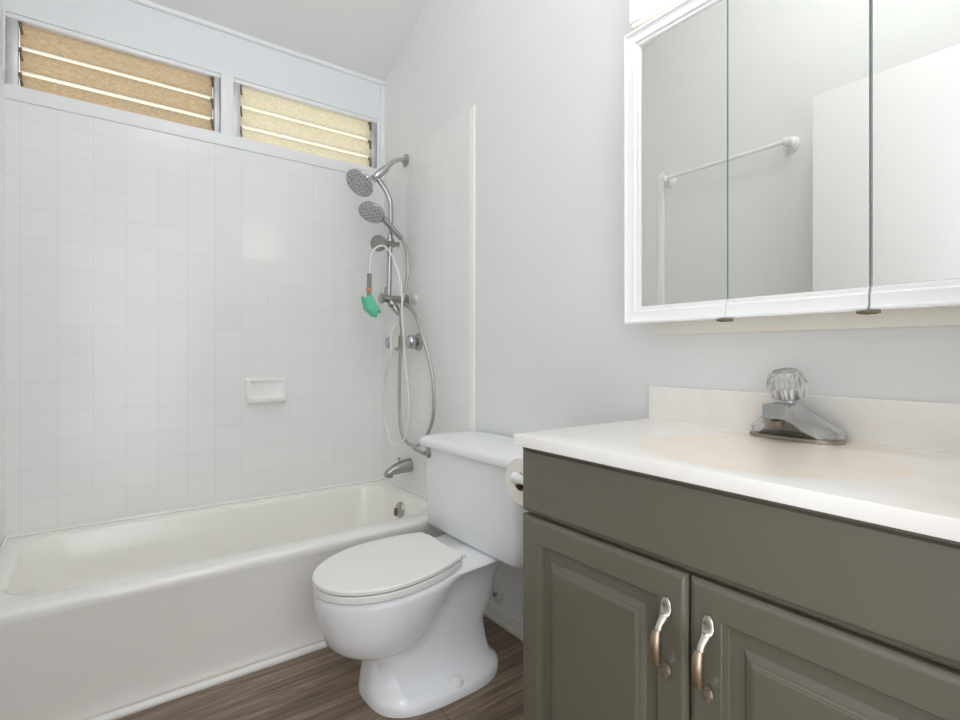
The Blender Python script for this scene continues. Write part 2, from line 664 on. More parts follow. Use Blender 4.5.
# jalousie windows
for wi, (xa, xb) in enumerate(WIN):
    w = structure('window_%d' % (wi + 1), ((xa + xb) / 2, D + 0.03, WZ0))
    f = MB()
    f.box((xa, D + 0.004, WZ1 - 0.018), (xb, D + 0.06, WZ1), 0.002)
    f.box((xa, D + 0.004, WZ0), (xb, D + 0.06, WZ0 + 0.012), 0.002)
    f.build('window_frame', M['trim'], w)
    for xs, xe in ((xa, xa + 0.034), (xb - 0.026, xb)):
        c = MB()
        c.box((xs, D + 0.005, WZ0), (xe, D + 0.062, WZ1), 0.002)
        c.build('side_channel', M['alu'], w)
    for k in range(3):
        zt = (2.0765, 2.169, 2.268)[k]
        zb = (2.013, 2.0772, 2.1697)[k]
        la, lb = xa + 0.036, xb - 0.028

        def slab(za, zb_, th=0.006):
            def pt(x, z, d):
                s = (zt - z) / 0.095
                return Vector((x, D + 0.028 + 0.016 * s + d, z))
            return MB().loft([[pt(la, za, 0), pt(la, zb_, 0), pt(la, zb_, th), pt(la, za, th)],
                              [pt(lb, za, 0), pt(lb, zb_, 0), pt(lb, zb_, th), pt(lb, za, th)]])
        lo = slab(zb + (0.019 if k else 0.002), zt).build('louver', M['louver_tan'] if wi == 0 else M['louver_cream'], w, smooth=0)
        slab(zb, zb + (0.019 if k else 0.002)).build('clear_edge', M['clearedge'], lo, smooth=0)
        for xs in (la + 0.004, lb - 0.004):
            c = MB()
            c.tube([(xs, D + 0.022, zt + 0.004), (xs, D + 0.020, zt - 0.02), (xs + 0.005, D + 0.026, zt - 0.042)], 0.0038, 6)
            c.box((xs - 0.007, D + 0.018, zt - 0.010), (xs + 0.003, D + 0.030, zt + 0.004), 0.001)
            c.build('louver_clip', M['dark'], lo)

# open door standing along the left wall, seen in the mirrors
d = structure('door_1', (-1.378, 0.05, 0))
m = MB().box((-1.395, 0.055, 0.012), (-1.36, 0.905, 2.098), 0.002)
m.build('door_slab', M['doorpaint'], d)

# ------------------------------------------------------------------ bathtub
tub = thing('bathtub', 'white enamel alcove bathtub under the two louvered windows', 'bathtub', (-0.76, 2.17, 0))
YF = 1.800
xa, xb, ya, yb = XL + 0.0065, -0.0065, YF, D - 0.0065
e = 0.002
rings = [
    rrect(xa, xb, ya + 0.012, yb, e, 0.001),
    rrect(xa, xb, ya + 0.010, yb, e, 0.30),
    rrect(xa, xb, ya + 0.002, yb, e, 0.325),
    rrect(xa, xb, ya, yb, e, 0.345),
    rrect(xa, xb, ya + 0.003, yb, e, 0.354),
    rrect(xa, xb, ya + 0.010, yb, e, 0.3595),
    rrect(xa + 0.002, xb - 0.002, ya + 0.020, yb - 0.002, 0.004, 0.361),
    rrect(xa + 0.042, xb - 0.050, ya + 0.090, yb - 0.052, 0.12, 0.361),
    rrect(xa + 0.052, xb - 0.058, ya + 0.099, yb - 0.060, 0.125, 0.357),
    rrect(xa + 0.060, xb - 0.064, ya + 0.106, yb - 0.066, 0.125, 0.343),
    rrect(xa + 0.082, xb - 0.080, ya + 0.122, yb - 0.080, 0.13, 0.22),
    rrect(xa + 0.14, xb - 0.100, ya + 0.145, yb - 0.105, 0.14, 0.09),
    rrect(xa + 0.20, xb - 0.14, ya + 0.18, yb - 0.145, 0.12, 0.055),
    rrect(xa + 0.30, xb - 0.22, ya + 0.25, yb - 0.22, 0.10, 0.048),
]
MB().loft(rings).build('tub_shell', M['tub'], tub, smooth=50)
m = MB().lathe([(0.0, 0.022), (0.014, 0.021), (0.028, 0.015), (0.037, 0.007), (0.040, 0.0), (0.040, -0.006)], (-0.078, 2.215, 0.285), (-1, 0, 0.15))
ov = m.build('overflow_plate', M['satin'], tub)
MB().box((-0.112, 2.211, 0.262), (-0.096, 2.219, 0.298), 0.002).build('trip_lever', M['darkmetal'], ov)
m = MB()
m.tube([(xa + 0.004, yb - 0.006, 0.3625), (xb - 0.004, yb - 0.006, 0.3625)], 0.006, 10)
m.tube([(xa + 0.005, yb - 0.006, 0.362), (xa + 0.005, ya + 0.02, 0.362)], 0.005, 10)
m.tube([(xb - 0.005, yb - 0.006, 0.362), (xb - 0.005, ya + 0.02, 0.362)], 0.005, 10)
m.build('caulk_bead', M['tub'], tub)
MB().lathe([(0.03, 0), (0.03, 0.003), (0.02, 0.004), (0, 0.002)], (-0.30, 2.18, 0.0485)).build('drain', M['satin'], tub)

# tub spout
sp = thing('tub_spout', 'chrome tub spout with pull-up diverter on the wall above the overflow plate', 'tub spout', (-0.006, 2.25, 0.47))
prof = [(-0.0065, 0.484, 0.033, 0.034), (-0.03, 0.484, 0.032, 0.034), (-0.06, 0.481, 0.030, 0.031), (-0.09, 0.474, 0.027, 0.026),
        (-0.115, 0.466, 0.024, 0.021), (-0.131, 0.461, 0.021, 0.018), (-0.139, 0.456, 0.015, 0.013)]
rings = []
for x, z, ry, rz in prof:
    rings.append([Vector((x, 2.25 + ry * math.cos(2 * PI * k / 20), z + rz * math.sin(2 * PI * k / 20))) for k in range(20)])
m = MB().loft(rings)
m.tube([(-0.119, 2.25, 0.460), (-0.120, 2.25, 0.439)], 0.0185, 16)
m.build('spout_body', M['satin'], sp)
m = MB().tube([(-0.068, 2.25, 0.500), (-0.068, 2.25, 0.522)], 0.0045, 10)
m.lathe([(0.009, 0), (0.010, 0.004), (0.007, 0.007)], (-0.068, 2.25, 0.521))
m.build('diverter_knob', M['chrome'], sp)

# valve handles
def valve(y, label, tagged):
    v = thing('shower_valve', label, 'valve handle', (-0.006, y, 1.087), 'tub and shower valve handles')
    MB().lathe([(0.042, 0), (0.041, 0.006), (0.033, 0.013), (0.018, 0.017), (0.015, 0.026)], (-0.0065, y, 1.087), (-1, 0, 0)).build('escutcheon', M['satin'], v)
    m = MB()
    n = 36
    rings = []
    for r, h in ((0.016, 0.022), (0.029, 0.027), (0.033, 0.036), (0.031, 0.050), (0.024, 0.058), (0.010, 0.060)):
        rings.append([Vector((-0.0065 - h, y + r * (1 + 0.05 * math.cos(6 * 2 * PI * k / n)) * math.cos(2 * PI * k / n),
                              1.087 + r * (1 + 0.05 * math.cos(6 * 2 * PI * k / n)) * math.sin(2 * PI * k / n))) for k in range(n)])
    m.loft(rings).build('handle_knob', M['chrome'], v)
    return v


valve(2.385, 'shower valve handle nearer the window wall, behind the cloudy plastic hook', True)
valve(2.168, 'bare chrome shower valve handle nearer the toilet, beside the metal hose', False)
hk = thing('plastic_hook', 'cloudy white plastic hook tag hanging on the valve nearer the window', 'hook', (-0.075, 2.29, 1.087))
m = MB()
m.loft([[Vector((x, y, z)) for y, z in ((2.335, 1.046), (2.250, 1.066), (2.248, 1.125), (2.300, 1.124), (2.320, 1.108))] for x in (-0.071, -0.077)])
m.build('tag_plate', M['cloudy'], hk, smooth=0)

# ------------------------------------------------------------------ shower set
YS = 2.29
sh = thing('shower_riser', 'chrome shower riser with round fixed head on a curved pipe above the tub valves', 'shower', (-0.006, YS, 2.0))
m = MB().lathe([(0.031, 0), (0.030, 0.006), (0.022, 0.011), (0.012, 0.014)], (-0.0065, YS, 1.994), (-1, 0, 0))
m.build('wall_flange', M['satin'], sh)
MB().tube(spline([(-0.010, YS, 1.994), (-0.04, YS, 1.990), (-0.075, YS, 1.973), (-0.102, YS, 1.946), (-0.118, YS, 1.929)], 6), 0.0105, 14).build('shower_arm', M['chrome'], sh)
ax = Vector((-0.068, 0, -0.066)).normalized()
m = MB().lathe([(0.014, 0), (0.0185, 0.003), (0.0185, 0.075), (0.016, 0.080), (0.016, 0.084), (0.019, 0.086), (0.019, 0.096), (0.012, 0.099)], (-0.114, YS, 1.933), ax)
m.build('diverter_body', M['chrome'], sh)
hc = Vector((-0.258, YS - 0.01, 1.828))
hax = Vector((-0.60, -0.22, -0.62)).normalized()
m = MB().lathe([(0.010, -0.062), (0.012, -0.05), (0.016, -0.042), (0.026, -0.034), (0.052, -0.018), (0.068, -0.010), (0.072, -0.002), (0.070, 0.002)], hc, hax, 32)
hd = m.build('fixed_head', M['chrome'], sh)
MB().lathe([(0.067, 0.0015), (0.066, 0.004), (0.03, 0.006), (0.0, 0.007)], hc, hax, 32).build('spray_face', M['nozzle'], hd)
m = MB().tube(spline([(-0.160, YS, 1.872), (-0.135, YS, 1.845), (-0.108, YS, 1.805), (-0.094, YS, 1.760), (-0.092, YS, 1.68), (-0.096, YS, 1.56), (-0.100, YS, 1.40), (-0.103, YS, 1.29)], 6), 0.0135, 14)
m.build('riser', M['chrome'], sh)
# sliding holder on the riser
m = MB()
m.lathe([(0.020, -0.02), (0.022, -0.016), (0.022, 0.016), (0.020, 0.02)], (-0.096, YS, 1.57))
m.tube([(-0.150, 2.262, 1.563), (-0.096, 2.275, 1.566), (-0.055, 2.275, 1.566)], 0.012, 12)
m.build('slide_holder', M['satin'], sh)
m = MB().lathe([(0.030, -0.012), (0.038, -0.008), (0.038, 0.012), (0.034, 0.017), (0.0, 0.018)], (-0.168, 2.262, 1.556), (-0.75, -0.6, -0.1), 28)
m.build('holder_knob', M['greyplastic'], sh)
# lower diverter bracket
m = MB()
m.tube([(-0.130, 2.285, 1.298), (-0.02, 2.285, 1.296)], 0.0185, 16)
m.lathe([(0.022, 0), (0.024, 0.004), (0.024, 0.018), (0.020, 0.022)], (-0.128, 2.285, 1.298), (-1, 0, 0))
m.tube([(-0.0065, 2.285, 1.296), (-0.02, 2.285, 1.296)], 0.028, 20)
m.tube([(-0.128, 2.275, 1.31), (-0.130, 2.27, 1.352)], [0.008, 0.003], 10)
m.build('lower_bracket', M['satin'], sh)
m = MB().tube([(-0.105, 2.272, 1.285), (-0.085, 2.262, 1.255), (-0.062, 2.25, 1.222)], [0.016, 0.019, 0.012], 14)
m.tube([(-0.125, 2.245, 1.262), (-0.07, 2.262, 1.262)], 0.008, 10)
m.build('bracket_outlet', M['satin'], sh)
MB().lathe([(0.024, 0), (0.022, 0.006), (0.010, 0.012)], (-0.0065, 2.20, 1.295), (-1, 0, 0)).build('suction_cup', M['cloudy'], sh)

hs = thing('handheld_shower', 'chrome handheld shower wand with metal hose clipped to the riser below the fixed head', 'shower head', (-0.20, 2.25, 1.69))
c = Vector((-0.212, 2.245, 1.690))
hax = Vector((-0.45, -0.30, -0.80)).normalized()
m = MB().lathe([(0.0, -0.026), (0.030, -0.024), (0.052, -0.016), (0.062, -0.006), (0.064, 0.002), (0.062, 0.004)], c, hax, 32)
hh = m.build('wand_head', M['chrome'], hs)
MB().lathe([(0.059, 0.0035), (0.056, 0.006), (0.025, 0.008), (0, 0.008)], c, hax, 32).build('spray_face', M['nozzle'], hh)
pts = spline([(-0.160, 2.248, 1.682), (-0.125, 2.248, 1.650), (-0.09, 2.249, 1.621), (-0.052, 2.25, 1.592)], 6)
MB().tube(pts, [0.017 - 0.004 * i / (len(pts) - 1) for i in range(len(pts))], 14).build('wand_handle', M['chrome'], hs)
hp = [(-0.052, 2.25, 1.592), (-0.036, 2.24, 1.555), (-0.040, 2.215, 1.492), (-0.045, 2.205, 1.405), (-0.06, 2.215, 1.309), (-0.072, 2.224, 1.224), (-0.056, 2.243, 1.137),
      (-0.048, 2.272, 1.025), (-0.05, 2.276, 0.947), (-0.05, 2.276, 0.75), (-0.05, 2.244, 0.635), (-0.05, 2.151, 0.598), (-0.05, 2.053, 0.631),
      (-0.05, 1.973, 0.724), (-0.05, 1.953, 0.818), (-0.05, 1.973, 0.955), (-0.05, 2.04, 1.091), (-0.05, 2.123, 1.212), (-0.048, 2.20, 1.262), (-0.048, 2.2615, 1.280)]
MB().tube(spline(hp, 8), 0.0085, 10).build('metal_hose', M['hose'], hs)

# green sponge brush on a thin white tube
gb = thing('sponge_brush', 'mint green sponge on a grey handle hanging from a thin white tube', 'brush', (-0.24, 2.2, 1.26))
MB().tube(spline([(-0.241, 2.205, 1.398), (-0.242, 2.205, 1.35), (-0.243, 2.205, 1.295)], 4), [0.0105] * 9, 12).build('brush_handle', M['greyplastic'], gb)
MB().lathe([(0.0125, 0), (0.0135, 0.003), (0.0135, 0.010), (0.0125, 0.013)], (-0.243, 2.205, 1.318)).build('elastic_band', M['orange'], gb)
m = MB()
out = [(-0.240, 1.304), (-0.258, 1.286), (-0.279, 1.292), (-0.275, 1.266), (-0.268, 1.250), (-0.266, 1.232), (-0.250, 1.222), (-0.228, 1.202), (-0.208, 1.198), (-0.205, 1.218),
       (-0.186, 1.222), (-0.194, 1.242), (-0.206, 1.256), (-0.222, 1.282), (-0.232, 1.304)]
cx, cz = -0.236, 1.252
rings = []
for yy, s in ((-0.026, 0.35), (-0.022, 0.75), (-0.010, 0.98), (0.0, 1.0), (0.010, 0.98), (0.022, 0.75), (0.026, 0.35)):
    rings.append([Vector((cx + (x - cx) * s, 2.205 + yy, cz + (z - cz) * s)) for x, z in out])
m.loft(rings).build('sponge', M['green'], gb, smooth=38)
wp = [(-0.241, 2.205, 1.395), (-0.236, 2.205, 1.46), (-0.221, 2.205, 1.508), (-0.181, 2.205, 1.534), (-0.145, 2.205, 1.518), (-0.119, 2.195, 1.465), (-0.098, 2.185, 1.39),
      (-0.105, 2.150, 1.31), (-0.115, 2.130, 1.23), (-0.105, 2.140, 1.152), (-0.088, 2.150, 1.021), (-0.078, 2.130, 0.804), (-0.078, 2.150, 0.688), (-0.078, 2.19, 0.613),
      (-0.075, 2.30, 0.583), (-0.05, 2.391, 0.618), (-0.05, 2.46, 0.734), (-0.05, 2.448, 0.864), (-0.088, 2.300, 1.02), (-0.090, 2.290, 1.08), (-0.088, 2.282, 1.14), (-0.064, 2.262, 1.200)]
MB().tube(spline(wp, 8), 0.0042, 8).build('white_tube', M['whitehose'], gb)

# soap dish
sd = thing('soap_dish', 'white ceramic soap dish set into the tile of the window wall', 'soap dish', (-0.61, D - 0.006, 0.86))
def rrxz(x0, x1, z0, z1, r, y):
    return [Vector((p.x, y, p.y)) for p in rrect(x0, x1, z0, z1, r, 0)]


yb_ = D - 0.0055
m = MB().loft([
    rrxz(-0.702, -0.516, 0.800, 0.922, 0.012, yb_),
    rrxz(-0.700, -0.518, 0.802, 0.920, 0.012, yb_ - 0.010),
    rrxz(-0.694, -0.524, 0.808, 0.914, 0.012, yb_ - 0.018),
    rrxz(-0.684, -0.534, 0.824, 0.906, 0.010, yb_ - 0.018),
    rrxz(-0.680, -0.538, 0.828, 0.902, 0.010, yb_ - 0.008),
    rrxz(-0.672, -0.546, 0.834, 0.896, 0.010, yb_ - 0.004)])
m.build('dish_frame', M['soap'], sd, smooth=45)
m = MB().loft([
    rrect(-0.690, -0.528, yb_ - 0.030, yb_ - 0.004, 0.012, 0.804),
    rrect(-0.697, -0.521, yb_ - 0.046, yb_ - 0.003, 0.016, 0.812),
    rrect(-0.697, -0.521, yb_ - 0.050, yb_ - 0.003, 0.016, 0.826),
    rrect(-0.692, -0.526, yb_ - 0.046, yb_ - 0.005, 0.014, 0.831),
    rrect(-0.686, -0.532, yb_ - 0.040, yb_ - 0.009, 0.012, 0.828),
    rrect(-0.680, -0.538, yb_ - 0.034, yb_ - 0.012, 0.010, 0.818)])
m.build('dish_tray', M['soap'], sd, smooth=45)

# ------------------------------------------------------------------ toilet
YC = 1.467
to = thing('toilet', 'white two-piece toilet with closed lid between the tub and the grey vanity', 'toilet', (-0.4, YC, 0))


def superw(x, xf, xb, w, pf, pb, frac=0.58):
    """half width of a plan outline at x"""
    if x <= xf or x >= xb:
        return 0.0
    xc = xf + (xb - xf) * frac
    if x < xc:
        q = (xc - x) / (xc - xf)
        return w * (1 - q ** pf) ** (1 / pf)
    q = (x - xc) / (xb - xc)
    return w * (1 - q ** pb) ** (1 / pb)


def outline(z, egg, rect, n=40, tilt=None, clip=None, foot=False):
    xf = min(egg[0] if egg else 9, rect[0] if rect else 9)
    xb = max(egg[1] if egg else -9, rect[1] if rect else -9)
    if clip is not None:
        xb = clip
    up, lo = [], []
    for i in range(n + 1):
        x = xf + (xb - xf) * (0.5 - 0.5 * math.cos(PI * i / n))
        a = superw(x, egg[0], egg[1], egg[2], 2.0, 2.0 if clip is not None else 2.4, 0.5 if clip is None else 0.415) if egg else 0
        b = superw(x, rect[0], rect[1], rect[2], 3.2, 6.0 if not foot else 2.6, 0.55 if not foot else 0.56) if rect else 0
        k = 0.012
        w = max(a, b)
        if a > 0 and b > 0 and abs(a - b) < k:
            w = max(a, b) + (k - abs(a - b)) ** 2 / (4 * k)
        if clip is not None:
            w = min(w, max(0.0, 0.120 + (clip - x) * 1.6)) if x > clip - 0.02 else w
        # the far front corner of the foot is more rounded than the near one
        q = max(0.0, min(1.0, (x - xf) / 0.16))
        far = w * (0.60 + 0.40 * q * (2 - q)) if (foot or z < 0.13) else w
        zz = z if tilt is None else z + tilt(x)
        up.append(Vector((x, YC - (0.018 if foot else 0) + far, zz)))
        lo.append(Vector((x, YC - (0.018 if foot else 0) - w, zz)))
    return up + list(reversed(lo[1:-1])) if clip is None else up + list(reversed(lo[1:]))


rings = []
FOOT = (-0.604, -0.150, 0.172)
tab = [
    (0.000, None, FOOT),
    (0.022, None, FOOT),
    (0.030, None, (FOOT[0] + 0.003, FOOT[1] - 0.008, FOOT[2] - 0.008)),
    (0.044, None, (-0.599, -0.180, 0.120)),
    (0.085, None, (-0.594, -0.188, 0.108)),
    (0.120, None, (-0.590, -0.194, 0.105)),
    (0.140, (-0.640, -0.44, 0.088), (-0.590, -0.197, 0.104)),
    (0.160, (-0.680, -0.42, 0.120), (-0.592, -0.196, 0.103)),
    (0.185, (-0.706, -0.40, 0.146), (-0.594, -0.172, 0.103)),
    (0.225, (-0.721, -0.375, 0.160), (-0.600, -0.154, 0.104)),
    (0.265, (-0.731, -0.335, 0.169), (-0.600, -0.148, 0.107)),
    (0.296, (-0.736, -0.30, 0.173), (-0.600, -0.130, 0.118)),
    (0.316, (-0.738, -0.28, 0.175), (-0.600, -0.090, 0.136)),
    (0.330, (-0.736, -0.275, 0.175), (-0.600, -0.060, 0.150)),
    (0.3355, (-0.726, -0.28, 0.166), (-0.600, -0.062, 0.146)),
]
TILT = lambda x: max(0.0, (x + 0.74)) * 0.055
for z, eg, rc in tab:
    f = max(0.0, (z - 0.15) / 0.196)
    rings.append(outline(z, eg, rc, tilt=(lambda x, f=f: TILT(x) * f), foot=z < 0.035))
MB().loft(rings).build('bowl', M['porcelain'], to, smooth=60)


def egg_ring(i, z):
    """seat outline shrunk by i: round in front, cut straight across at the hinge"""
    return outline(z, (-0.743 + i, -0.226 - i, 0.177 - i), None, n=44, tilt=TILT, clip=-0.316 - i)


MB().loft([egg_ring(0.024, 0.3360), egg_ring(0.022, 0.3395), egg_ring(0.003, 0.340), egg_ring(0.001, 0.342), egg_ring(0.001, 0.3575), egg_ring(0.003, 0.360)]).build('seat_ring', M['seat'], to, smooth=35)
MB().loft([egg_ring(0.022, 0.3600), egg_ring(0.020, 0.3637), egg_ring(0.002, 0.364), egg_ring(0.0, 0.3655), egg_ring(0.0, 0.374), egg_ring(0.003, 0.377), egg_ring(0.02, 0.3785), egg_ring(0.08, 0.3795)]).build('seat_lid', M['seat'], to, smooth=30)
for s in (-1, 1):
    m = MB().box((-0.314, YC + s * 0.075 - 0.016, 0.362), (-0.292, YC + s * 0.075 + 0.016, 0.385), 0.006, 3)
    m.tube([(-0.303, YC + s * 0.05, 0.386), (-0.303, YC + s * 0.116, 0.386)], 0.006, 12)
    m.build('seat_hinge', M['seat'], to)
for s in (-1, 1):
    MB().lathe([(0.024, 0), (0.024, 0.008), (0.019, 0.018), (0.008, 0.023), (0, 0.0235)], (-0.365, YC - 0.018 + s * 0.142, 0.0245), n=20).build('bolt_cap', M['seat'], to)
# tank
def tank_ring(x0, w, z, r=0.035, bow=0.012, YT=1.469):
    out = []
    for p in rrect(x0, -0.018, YT - w, YT + w, r, z, 8):
        t = (p.y - YT) / w
        f = (p.x + 0.018) / (x0 + 0.018)
        out.append(Vector((p.x - bow * (1 - t * t) * max(0, f), p.y, z)))
    return out


m = MB().loft([tank_ring(-0.190, 0.250, 0.364), tank_ring(-0.209, 0.270, 0.370), tank_ring(-0.216, 0.279, 0.384), tank_ring(-0.218, 0.281, 0.45), tank_ring(-0.223, 0.286, 0.676)])
m.build('tank', M['porcelain'], to, smooth=50)
m = MB().loft([tank_ring(-0.228, 0.291, 0.675, 0.04), tank_ring(-0.239, 0.302, 0.678, 0.04), tank_ring(-0.241, 0.304, 0.684, 0.04), tank_ring(-0.241, 0.304, 0.700, 0.04), tank_ring(-0.236, 0.299, 0.708, 0.04), tank_ring(-0.222, 0.286, 0.714, 0.04), tank_ring(-0.17, 0.25, 0.721, 0.04), tank_ring(-0.12, 0.18, 0.723, 0.04)])
m.build('tank_lid', M['porcelain'], to, smooth=60)
m = MB().lathe([(0.019, 0), (0.019, 0.006), (0.013, 0.011), (0.008, 0.014), (0.008, 0.022)], (-0.2225, 1.705, 0.652), (-1, 0, 0))
m.tube(spline([(-0.241, 1.705, 0.652), (-0.246, 1.725, 0.655), (-0.250, 1.755, 0.661), (-0.252, 1.775, 0.665)], 4), [0.008, 0.008, 0.008, 0.0075, 0.0075, 0.007, 0.007, 0.0075, 0.008, 0.009, 0.009, 0.008, 0.006], 10)
m.build('flush_lever', M['satin'], to)

# water supply stub behind the toilet
ws = thing('water_supply_valve', 'water supply stub with round escutcheon on the wall behind the toilet base', 'water valve', (0, 1.560, 0.12))
MB().lathe([(0.038, 0), (0.037, 0.004), (0.028, 0.009), (0.012, 0.011)], (-0.0005, 1.560, 0.108), (-1, 0, 0)).build('escutcheon', M['cloudy'], ws)
m = MB().tube([(-0.008, 1.560, 0.108), (-0.022, 1.560, 0.108)], 0.008, 12)
m.build('pipe', M['chrome'], ws)

# ------------------------------------------------------------------ vanity cabinet
VY0, VY1, VX = 0.062, 0.870, -0.485
va = thing('vanity_cabinet', 'dark grey painted vanity cabinet with two raised-panel doors under the white sink top', 'cabinet', (-0.25, 0.46, 0))
m = MB()
m.box((VX + 0.019, VY0, 0.09), (-0.001, VY1 - 0.002, 0.74), 0.001)
m.box((VX + 0.019, VY0, 0.74), (VX + 0.025, VY1 - 0.002, 0.827), 0.001)
m.box((VX + 0.04, VY1 - 0.02, 0.74), (-0.001, VY1 - 0.002, 0.827), 0.001)
m.box((VX + 0.04, VY0, 0.74), (-0.001, VY0 + 0.018, 0.827), 0.001)
m.box((VX + 0.08, VY0 + 0.01, 0.0), (-0.001, VY1 - 0.004, 0.09))
m.build('cabinet_body', M['cabinet'], va)


def panel_front(y0, y1, z0, z1, prof, th=0.019):
    """nested rectangular loops: (inset, depth behind the front plane)"""
    def ring(i, d):
        x = VX + d
        return [Vector((x, y0 + i, z0 + i)), Vector((x, y1 - i, z0 + i)), Vector((x, y1 - i, z1 - i)), Vector((x, y0 + i, z1 - i))]
    return MB().loft([ring(0, th)] + [ring(i, d) for i, d in prof])


DOORP = [(0.0, 0.0065), (0.0015, 0.0045), (0.004, 0.004), (0.008, 0.0005), (0.0105, 0), (0.052, 0), (0.0535, 0.001), (0.057, 0.011), (0.060, 0.012),
         (0.082, 0.012), (0.0835, 0.0105), (0.086, 0.0078), (0.0885, 0.0058), (0.0915, 0.0045), (0.0935, 0.0045), (0.0965, 0.0020), (0.098, 0.0022), (0.1000, 0.0010)]


def pull(door, y, zt):
    """arched pull: pointed pewter plates at both ends, bronze grip between"""
    L = 0.134
    zb = zt - L
    h = MB()
    # the pewter bracket runs as one strip: plate, neck, back of the grip, neck, plate
    path = [(-0.0020, 0.000), (-0.0030, -0.008), (-0.0035, -0.020), (-0.0080, -0.029), (-0.019, -0.039), (-0.0250, -0.047), (-0.0265, -0.060), (-0.0265, -0.080),
            (-0.0245, -0.098), (-0.018, -0.105), (-0.0080, -0.108), (-0.0040, -0.113), (-0.0030, -0.124), (-0.0020, -0.134)]
    rad = [0.0035, 0.0085, 0.0098, 0.0078, 0.0062, 0.0058, 0.005, 0.005, 0.005, 0.0048, 0.0052, 0.0072, 0.0085, 0.0035]
    fine = spline([(VX + dx, y, zt + dz) for dx, dz in path], 4)
    rr = []
    for i in range(len(rad) - 1):
        rr += [rad[i] + (rad[i + 1] - rad[i]) * k / 4 for k in range(4)]
    rr.append(rad[-1])
    for p in fine:
        p.x = min(p.x, VX - 0.0022)
    n = 12
    rings = []
    for i, p in enumerate(fine):
        d = (fine[min(i + 1, len(fine) - 1)] - fine[max(i - 1, 0)]).normalized()
        side = Vector((0, 1, 0))
        nor = d.cross(side).normalized()
        th2 = 0.0022 if (i < 12 or i > 42) else 0.0042
        rings.append([p + side * rr[i] * math.cos(2 * PI * k / n) + nor * th2 * math.sin(2 * PI * k / n) for k in range(n)])
    h.loft(rings)
    nf = len(h.bm.faces)
    g = spline([(VX - 0.0265, y, zt - 0.047), (VX - 0.0300, y, zt - 0.062), (VX - 0.0300, y, zt - 0.080), (VX - 0.0265, y, zt - 0.100)], 5)
    m_ = len(g)
    h.tube(g, [0.0072 + 0.0020 * math.sin(PI * i / (m_ - 1)) for i in range(m_)], 14)
    h.bm.faces.ensure_lookup_table()
    for f in h.bm.faces[nf:]:
        f.material_index = 1
    ho = h.build('handle', M['pewter'], door)
    ho.data.materials.append(M['bronze'])


dl = panel_front(0.469, VY1, 0.105, 0.676, DOORP).build('door', M['cabinet'], va, smooth=0)
pull(dl, 0.504, 0.629)
dr = panel_front(VY0, 0.464, 0.105, 0.676, DOORP).build('door', M['cabinet'], va, smooth=0)
pull(dr, 0.431, 0.628)
panel_front(VY0, VY1, 0.684, 0.824, [(0.0, 0.0065), (0.0015, 0.0045), (0.004, 0.004), (0.008, 0.0005), (0.0105, 0)]).build('drawer_front', M['cabinet'], va, smooth=0)

# toilet paper holder on the cabinet side, and its roll
RX0, RX1, RY, RZ = -0.405, -0.305, 0.966, 0.7155
th_ = thing('toilet_paper_holder', 'white two-post paper holder on the side of the grey vanity cabinet', 'paper holder', (-0.355, VY1, 0.735))
for s, x in ((-1, RX0 - 0.014), (1, RX1 + 0.014)):
    m = MB().tube([(x, VY1 - 0.001, 0.727), (x, VY1 + 0.03, 0.727), (x, RY, 0.727)], [0.017, 0.011, 0.012], 16)
    m.sphere((x, RY, 0.727), 0.0165, 0.8, 1, 1)
    m.build('post', M['soap'], th_)
MB().tube([(RX0 - 0.012, RY, 0.727), (RX1 + 0.012, RY, 0.727)], 0.008, 14).build('roller', M['soap'], th_)
tp = thing('toilet_paper_roll', 'white toilet paper roll with brown cardboard core hanging beside the vanity', 'toilet paper', (-0.355, RY, RZ))
m = MB()
ri, ro = 0.0225, 0.058
m.lathe([(ri, 0.0), (ro - 0.002, 0.0), (ro, 0.002), (ro, 0.098), (ro - 0.002, 0.1), (ri, 0.1), (ri, 0.0)], (RX0, RY, RZ), (1, 0, 0), 40, cap=False)
m.build('paper', M['paper'], tp)
m = MB().lathe([(ri, -0.0005), (ri, 0.1005), (ri - 0.0015, 0.1005), (ri - 0.0015, -0.0005), (ri, -0.0005)], (RX0, RY, RZ), (1, 0, 0), 32, cap=False)
m.build('core', M['card'], tp)

# ------------------------------------------------------------------ vanity top with cast-in basin
CT, CX0, CY0, CY1 = 0.853, -0.500, 0.050, 0.878
vt = thing('vanity_sink', 'white cultured marble sink top with oval basin and low backsplash on the grey cabinet', 'sink', (-0.25, 0.46, 0.83))
BX, BY, BA, BB = -0.288, 0.448, 0.176, 0.210
NB = 64
bm_top = MB()


def ell(a, b, z, cx=BX, cy=BY):
    return [Vector((cx + a * math.cos(2 * PI * k / NB), cy + b * math.sin(2 * PI * k / NB), z)) for k in range(NB)]


def recto(z, ins=0.0):
    """rectangle of the top sampled at the same angles as the basin ellipse"""
    out = []
    x0, x1, y0, y1 = CX0 + ins, -0.0005, CY0 + ins, CY1 - ins
    ang = [2 * PI * k / NB for k in range(NB)]
    for a in ang:
        dx, dy = BA * math.cos(a), BB * math.sin(a)
        t = 1e9
        if dx > 1e-9: t = min(t, (x1 - BX) / dx)
        if dx < -1e-9: t = min(t, (x0 - BX) / dx)
        if dy > 1e-9: t = min(t, (y1 - BY) / dy)
        if dy < -1e-9: t = min(t, (y0 - BY) / dy)
        out.append([BX + dx * t, BY + dy * t, z])
    for c in ((x0, y0), (x1, y0), (x1, y1), (x0, y1)):
        i = min(range(NB), key=lambda k: (out[k][0] - c[0]) ** 2 + (out[k][1] - c[1]) ** 2)
        out[i][0], out[i][1] = c
    return [Vector(p) for p in out]


